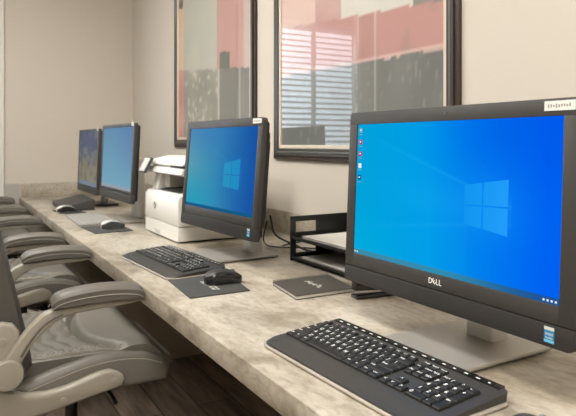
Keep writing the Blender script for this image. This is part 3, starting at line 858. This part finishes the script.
# ------------------------------------------------------------------ pictures
def art_right(u, v):          # abstract blocks; u 0 = far edge, v up
    n = noise.noise(Vector((u * 6, v * 7, 1))) ; n2 = noise.noise(Vector((u * 26, v * 30, 4))); n3 = noise.noise(Vector((u * 60, v * 9, 8)))
    b1 = .575 - .02 * u + .012 * n          # lower edge of the rose band rises slightly
    lo = .300 + .0 * u; 
    # lines in real wall units mapped from the photograph
    edge_hi = EH0 + (EH1 - EH0) * u + .006 * n2
    edge_lo = EL0 + (EL1 - EL0) * u + .006 * n2
    if v > edge_hi:
        c = (214, 186, 176) if u < .28 else (188, 148, 142) if u < .46 and v < edge_hi + .22 else (206, 204, 194)
        if u > .86 and v < edge_hi + .12: c = (130, 128, 122)
        c = mix(c, (224, 216, 204), .35 * max(0, n + .2))
    elif v > edge_lo:
        c = mix((184, 140, 134), (174, 132, 126), sstep(-.3, .4, n))
        if u < .30: c = mix((194, 160, 152), (186, 146, 139), u / .3)
        c = mix(c, (146, 138, 128), .7 * sstep(.62, .95, u) * sstep(-.2, .35, n + .5 * n2))
    else:
        c = mix((104, 106, 103), (120, 122, 118), .5 + n)
        c = mix(c, (150, 150, 144), .5 * sstep(.15, .45, n2 * n3 * 3))
    for q, w in ((.56, .004), (.665, .005), (.545, .003)):
        c = mix(c, (214, 206, 196), .6 * math.exp(-((u - q + .01 * n) / w) ** 2) * (.5 + n3 + .4))
    if abs(v - edge_lo) < .006: c = mix(c, (220, 190, 182), .7)
    return tuple(max(0, min(255, x)) for x in c)
def art_left(u, v):
    n = noise.noise(Vector((u * 6, v * 7, 11))); n2 = noise.noise(Vector((u * 26, v * 30, 14)))
    e = .362 - .075 * u + .006 * n2
    if v > e:
        if u < .10: c = (216, 188, 160)
        elif u < .60: c = mix((176, 180, 168), (188, 186, 172), n + .5)
        else: c = mix((190, 148, 141), (182, 142, 135), n + .5)
        if .63 < u < .76 and v < e + .075: c = (92, 98, 90)
        if u < .08 and e + .33 < v < e + .375: c = (80, 76, 84)
        if u > .92: c = mix(c, (196, 186, 180), .7)
        l = e + .36 + u * .22
        if abs(v - l) < .004 and u < .5: c = (120, 118, 112)
    else:
        c = mix((136, 136, 126), (152, 150, 140), n + .5)
        if u < .10: c = mix((188, 130, 122), (206, 156, 144), n + .5)
        elif u > .62: c = mix((112, 112, 106), (124, 124, 116), n + .5)
        else: c = mix(c, (214, 206, 192), .6 * sstep(.12, .5, n2 + .4 * n))
        if abs(u - .62) < .012: c = mix(c, (210, 204, 194), .6)
        if abs(u - .88) < .01: c = mix(c, (190, 186, 176), .6)
    return tuple(max(0, min(255, x)) for x in c)
def picture(label, y0, y1, z0, z1, fn, fwid=.056):
    """hung on the right wall between y0 (near) and y1 (far), z above the floor"""
    cy, cz = (y0 + y1) / 2, (z0 + z1) / 2
    k = thing('framed_picture', label, 'picture', (DX, cy, z0), group='framed pictures on the right wall')
    hy, h = (y1 - y0) / 2, z1 - z0
    def bars(bm, i0, i1, d0, d1, mi, bev=.002):
        # mitred bars between inset i0 and i1
        o = [(-hy + i0, i0), (hy - i0, i0), (hy - i0, h - i0), (-hy + i0, h - i0)]; q = [(-hy + i1, i1), (hy - i1, i1), (hy - i1, h - i1), (-hy + i1, h - i1)]
        for s in range(4):
            e = (s + 1) % 4; prism(bm, [o[s], o[e], q[e], q[s]], -d1, -d0, 'x', bev, 1, mi)
    bm = bmesh.new(); bars(bm, 0, fwid * .30, 0, .014, 0); obj('outer_moulding', bm, M['framebrown'], k)
    bm = bmesh.new(); bars(bm, fwid * .30, fwid * .52, 0, .022, 0); bars(bm, fwid * .52, fwid * .66, 0, .020, 1); bars(bm, fwid * .66, fwid * .84, 0, .018, 0)
    obj('frame', bm, [M['frame'], M['framehi']], k)
    bm = bmesh.new(); bars(bm, fwid * .84, fwid * 1.12, 0, .0135, 0); obj('fillet', bm, M['fillet'], k)
    i = fwid * 1.12 - .002; w = 2 * (hy - i); hh = h - 2 * i
    bm = bmesh.new(); picture_grid(bm, w, hh, 110, 120, fn, lambda p, q: (-.006, -p, h / 2 + q)); obj('canvas', bm, M['art'], k, smooth=False)
    bm = bmesh.new(); box2(bm, (-.0105, -w / 2, i), (-.0085, w / 2, h - i))
    obj('glass', bm, M['glass'], k, smooth=False)
    bm = bmesh.new(); box2(bm, (-.005, -hy + .03, .03), (-.001, hy - .03, h - .03)); obj('backing_board', bm, M['framebrown'], k, smooth=False)
    return k
PZ0 = T + .322; PH = 1.30
EHI = [(.903 - .322) / PH, (.814 - .322) / PH]; 
EH0, EH1 = (.885 - .385) / (PH - .15), (.814 - .385) / (PH - .15)
EL0, EL1 = (.690 - .385) / (PH - .15), (.677 - .385) / (PH - .15)
picture('larger-looking nearer framed abstract in rose and charcoal with slatted reflection', 1.226, 2.335, PZ0, PZ0 + PH, art_right)
picture('farther framed abstract in pale green, pink and grey above the printer', 2.518, 3.665, T + .366, T + .366 + 1.3, art_left)

# ------------------------------------------------------------------ chairs
CX = .125     # chair origin sits below X=-0.125 of the profile traced for the near chair
def chair(label, loc, rz=0):
    c = thing('office_chair', label, 'office chair', loc, rz, group='office chairs along the desk')
    L = lambda X: X + CX
    ZS = T - .180                      # seat top
    # --- seat cushion: quilted rear, smooth front pad
    def outline(u, v):
        x = -.345 + (u + 1) / 2 * .475
        hw_ = .243 + .022 * sstep(-.345, .05, x)
        if u > .75: hw_ -= .05 * ((u - .75) / .25) ** 2
        return x, v * hw_
    def seat_top(u, v):
        x, y = outline(u, v)
        z = ZS + .008 - .018 * (1 - v * v) * (1 - max(0, u) ** 2)
        bx = -.115 + .075 * abs(v) ** 2.5          # where the front pad begins
        if x < bx:
            ph = (x - bx) * PI / .042 + .45 * math.sin(y * 60)
            z += .0085 * (abs(math.cos(ph)) ** .5 - .5) * sstep(0, .03, bx - x) * (1 - abs(v) ** 8)
        z += .008 * sstep(0, .03, x - bx) - .022 * math.exp(-((x - bx) / .009) ** 2) * (1 - abs(v) ** 8)
        z -= .085 * sstep(.45, 1.0, u) ** 2.0
        z -= .014 * max(0, abs(v) - .85) / .15
        return (L(x), y, z)
    def seat_bot(u, v):
        x, y = outline(u, v); return (L(x - (.02 if u > .9 else 0)), y * .96, ZS - .105)
    bm = bmesh.new(); slab(bm, 90, 48, seat_top, seat_bot); sc_ = obj('seat_cushion', bm, M['leather'], c)
    lift = lambda p: (p[0], p[1], p[2] + .0012)
    for s in (-1, 1):
        for off in (0, .022):
            bm = bmesh.new(); tube(bm, [lift(seat_top(-1 + k / 39 * 1.32, s * (.955 - off))) for k in range(40)], .0013, 5)
            obj('seam_stitching', bm, M['stitch'], sc_)
        bm = bmesh.new(); pts = []
        for k in range(11):                      # one zigzag line of quilting
            u0 = -.97 + k * .1
            pts += [lift(seat_top(u0 + .1 * t / 8, s * (.925 - .09 * (t / 4 if t < 4 else (8 - t) / 4)))) for t in range(8)]
        tube(bm, pts, .001, 5); obj('quilt_stitching', bm, M['stitch'], sc_)
    # --- side bolsters
    for s in (-1, 1):
        prof = [(-.315, -.262), (-.315, -.232), (-.28, -.222), (-.207, -.203), (-.13, -.188), (-.05, -.185), (.022, -.196), (.075, -.218), (.096, -.245), (.09, -.285), (.03, -.285), (-.1, -.285)]
        bm = bmesh.new(); y0, y1 = s * .235, s * .292
        prism(bm, [(L(x), T + z) for x, z in prof], min(y0, y1), max(y0, y1), 'y', .018, 4)
        bo = obj('seat_bolster', bm, M['leather'], c)
        bm = bmesh.new()
        pts = [(L(x), s * .2915, T + z) for x, z in ((-.29, -.243), (-.207, -.222), (-.13, -.206), (-.05, -.202), (.02, -.212), (.07, -.232))]
        tube(bm, smooth_path(pts, 6), .0012, 5); obj('seam_stitching', bm, M['stitch'], bo)
    bm = bmesh.new(); box2(bm, (L(-.29), -.23, T - .305), (L(.04), .23, T - .283), .006); obj('seat_pan', bm, M['black'], c)
    # --- backrest, leaning back
    def back_pt(u, v):
        z = -.205 + (v + 1) / 2 * .66
        x = -.276 - .165 * ((z + .205) / .66) ** 1.0 + .012 * math.sin((v + 1) * PI / 2)
        hw_ = .262 * (1 - .10 * sstep(.3, 1, v)) * (1 - .35 * max(0, v - .85) / .15)
        x += .022 * abs(u) ** 3
        return x, u * hw_, z, max(0, (abs(u) - .88) / .12), max(0, (abs(v) - .93) / .07)
    def bfront(u, v):
        x, y, z, e, e2 = back_pt(u, v); q = .006 * abs(math.sin(z * PI / .06)) * (1 - abs(u) ** 4)
        return (L(x - .018 * e * e - .02 * e2 * e2 + q), y, T + z)
    def bback(u, v):
        x, y, z, e, e2 = back_pt(u, v); return (L(x - .085 + .022 * e * e + .02 * e2 * e2), y, T + z + .01)
    bm = bmesh.new(); slab(bm, 30, 44, bfront, bback); obj('backrest', bm, M['leatherdark'], c)
    # --- side brackets running from under the seat up to the backrest, and hinged arms
    for s in (-1, 1):
        ya, yb = s * .292, s * .322
        out = [(-.058, -.226), (-.046, -.236), (-.042, -.248), (-.048, -.262), (-.065, -.268), (-.111, -.274), (-.236, -.296), (-.32, -.300), (-.37, -.285), (-.398, -.25), (-.405, -.2),
               (-.398, -.14), (-.389, -.10), (-.384, -.075), (-.366, -.055), (-.342, -.050), (-.318, -.057), (-.303, -.078), (-.303, -.104), (-.316, -.13), (-.335, -.155), (-.338, -.19), (-.325, -.222), (-.29, -.237), (-.24, -.243), (-.19, -.238), (-.111, -.218), (-.08, -.216)]
        bm = bmesh.new(); prism(bm, [(L(x), T + z) for x, z in out], min(ya, yb), max(ya, yb), 'y', .009, 3); br = obj('side_bracket', bm, M['cream'], c)
        for (x, z) in ((-.07, -.246), (-.2, -.27), (-.342, -.095)):
            bm = bmesh.new(); lathe(bm, [(.009, 0), (.0085, s * .003), (.004, s * .0035)], (L(x), yb, T + z), 14, 'y'); obj('bolt_cap', bm, M['cream'], br)
        arm = bmesh.new(); y0, y1 = s * .312, s * .344
        ap = [(.000, -.026), (.002, -.034), (-.04, -.039), (-.115, -.041), (-.18, -.045), (-.212, -.054), (-.242, -.074), (-.270, -.100), (-.296, -.138), (-.310, -.168), (-.325, -.195), (-.352, -.190), (-.358, -.165), (-.338, -.135), (-.312, -.100), (-.284, -.066), (-.256, -.040), (-.225, -.028), (-.115, -.022), (-.04, -.022)]
        prism(arm, [(L(x), T + z) for x, z in ap], min(y0, y1), max(y0, y1), 'y', .008, 3)
        ao = obj('armrest', arm, M['cream'], c)
        bm = bmesh.new(); tube(bm, smooth_path([(L(x), s * .3435, T + z) for x, z in ((-.205, -.040), (-.236, -.052), (-.262, -.073), (-.286, -.103), (-.303, -.132))], 6), .0035, 6)
        obj('arm_groove', bm, M['leatherpad'], ao)
        def ac(u): return -.116 + u * .118
        def atop(u, v):
            x = ac(u); zc = .010 + .013 * (1 - u * u); e = abs(u) ** 12
            hw_ = .035 * (1 - .25 * e)
            return (L(x), s * .330 + v * hw_, T + zc - .014 * e - .012 * abs(v) ** 3)
        def abot(u, v):
            x = ac(u); hw_ = .033 * (1 - .25 * abs(u) ** 12); return (L(x * .985), s * .330 + v * hw_, T - .024 + .006 * (1 - u * u) + .003 * abs(u) ** 6)
        bm = bmesh.new(); slab(bm, 30, 14, atop, abot); obj('arm_pad', bm, M['leatherpad'], ao)
        for q in (-1, 1):
            bm = bmesh.new(); tube(bm, [Vector(atop(-1 + k / 14.5, q)) + Vector((0, q * .0004, -.012)) for k in range(30)], .001, 5)
            obj('pad_seam', bm, M['stitch'], ao)
        bm = bmesh.new(); lathe(bm, [(.037, 0), (.037, s * .016), (.034, s * .021), (.012, s * .023)], (L(-.332), s * .330, T - .172), 28, 'y'); obj('hinge_cap', bm, M['cream'], ao)
    # --- gas lift and five-star base
    bm = bmesh.new(); box2(bm, (L(-.22), -.07, T - .35), (L(-.02), .07, T - .30), .008); obj('tilt_mechanism', bm, M['black'], c)
    bm = bmesh.new(); tube(bm, [(L(-.06), -.06, T - .33), (L(-.05), -.2, T - .33), (L(-.05), -.25, T - .335)], .006, 8); obj('height_lever', bm, M['black'], c)
    bm = bmesh.new(); lathe(bm, [(.027, .10), (.027, .24), (.019, .245), (.019, T - .34)], (0, 0, 0), 20); obj('gas_lift', bm, M['black'], c)
    bm = bmesh.new(); lathe(bm, [(.045, .075), (.05, .09), (.045, .13), (.03, .135)], (0, 0, 0), 20); obj('base_hub', bm, M['cream'], c)
    for k in range(5):
        a = 2 * PI * k / 5 + .35; R = Matrix.Rotation(a, 3, 'Z')
        bm = bmesh.new(); prism(bm, [(.03, .085), (.29, .062), (.31, .068), (.31, .078), (.03, .125)], -.02, .02, 'y', .006)
        bmesh.ops.rotate(bm, cent=(0, 0, 0), matrix=R, verts=bm.verts); lg = obj('base_leg', bm, M['cream'], c)
        bm = bmesh.new()
        for s in (-1, 1): lathe(bm, [(.015, s * .004), (.027, s * .006), (.027, s * .024), (.02, s * .027)], (.29, 0, .0275), 18, 'y')
        lathe(bm, [(.008, .03), (.008, .064)], (.29, 0, 0), 10); box2(bm, (.275, -.008, .03), (.305, .008, .055), .004)
        bmesh.ops.rotate(bm, cent=(0, 0, 0), matrix=R, verts=bm.verts); obj('caster', bm, M['black'], lg)
    return c
ch = chair('nearest taupe leather office chair, seat tucked under the desk by the mouse mat', (-.130, 1.925, 0.0005))
dup(ch, 'second taupe office chair from the camera, armrests facing the flat grey keyboard', (-.158, 2.965, 0.0005), .0)
dup(ch, 'farthest taupe office chair, beside the far end of the desk', (-.170, 4.21, 0.0005), .0)

# ------------------------------------------------------------------ light, camera
w = bpy.data.worlds.new('World'); sc.world = w; w.use_nodes = True
bg = w.node_tree.nodes['Background']; bg.inputs[0].default_value = (0.80, 0.90, 1.0, 1); bg.inputs[1].default_value = 6.5

cam = bpy.data.cameras.new('camera'); co = bpy.data.objects.new('camera', cam); COL.objects.link(co)
cam.sensor_fit = 'HORIZONTAL'; cam.sensor_width = 36.0; cam.lens = 590.9 / 576 * 36
cam.shift_y = -64.92 / 576; cam.clip_start = 0.02
co.location = (-.470, 0, T + .393); co.rotation_euler = (PI / 2, 0, -.526647)
cam.dof.use_dof = True; cam.dof.focus_distance = 1.25; cam.dof.aperture_fstop = 9.0
sc.camera = co
vs = sc.view_settings
vs.view_transform = 'Standard'; vs.look = 'None'; vs.exposure = 0.0; vs.gamma = 1.0; vs.use_curve_mapping = False
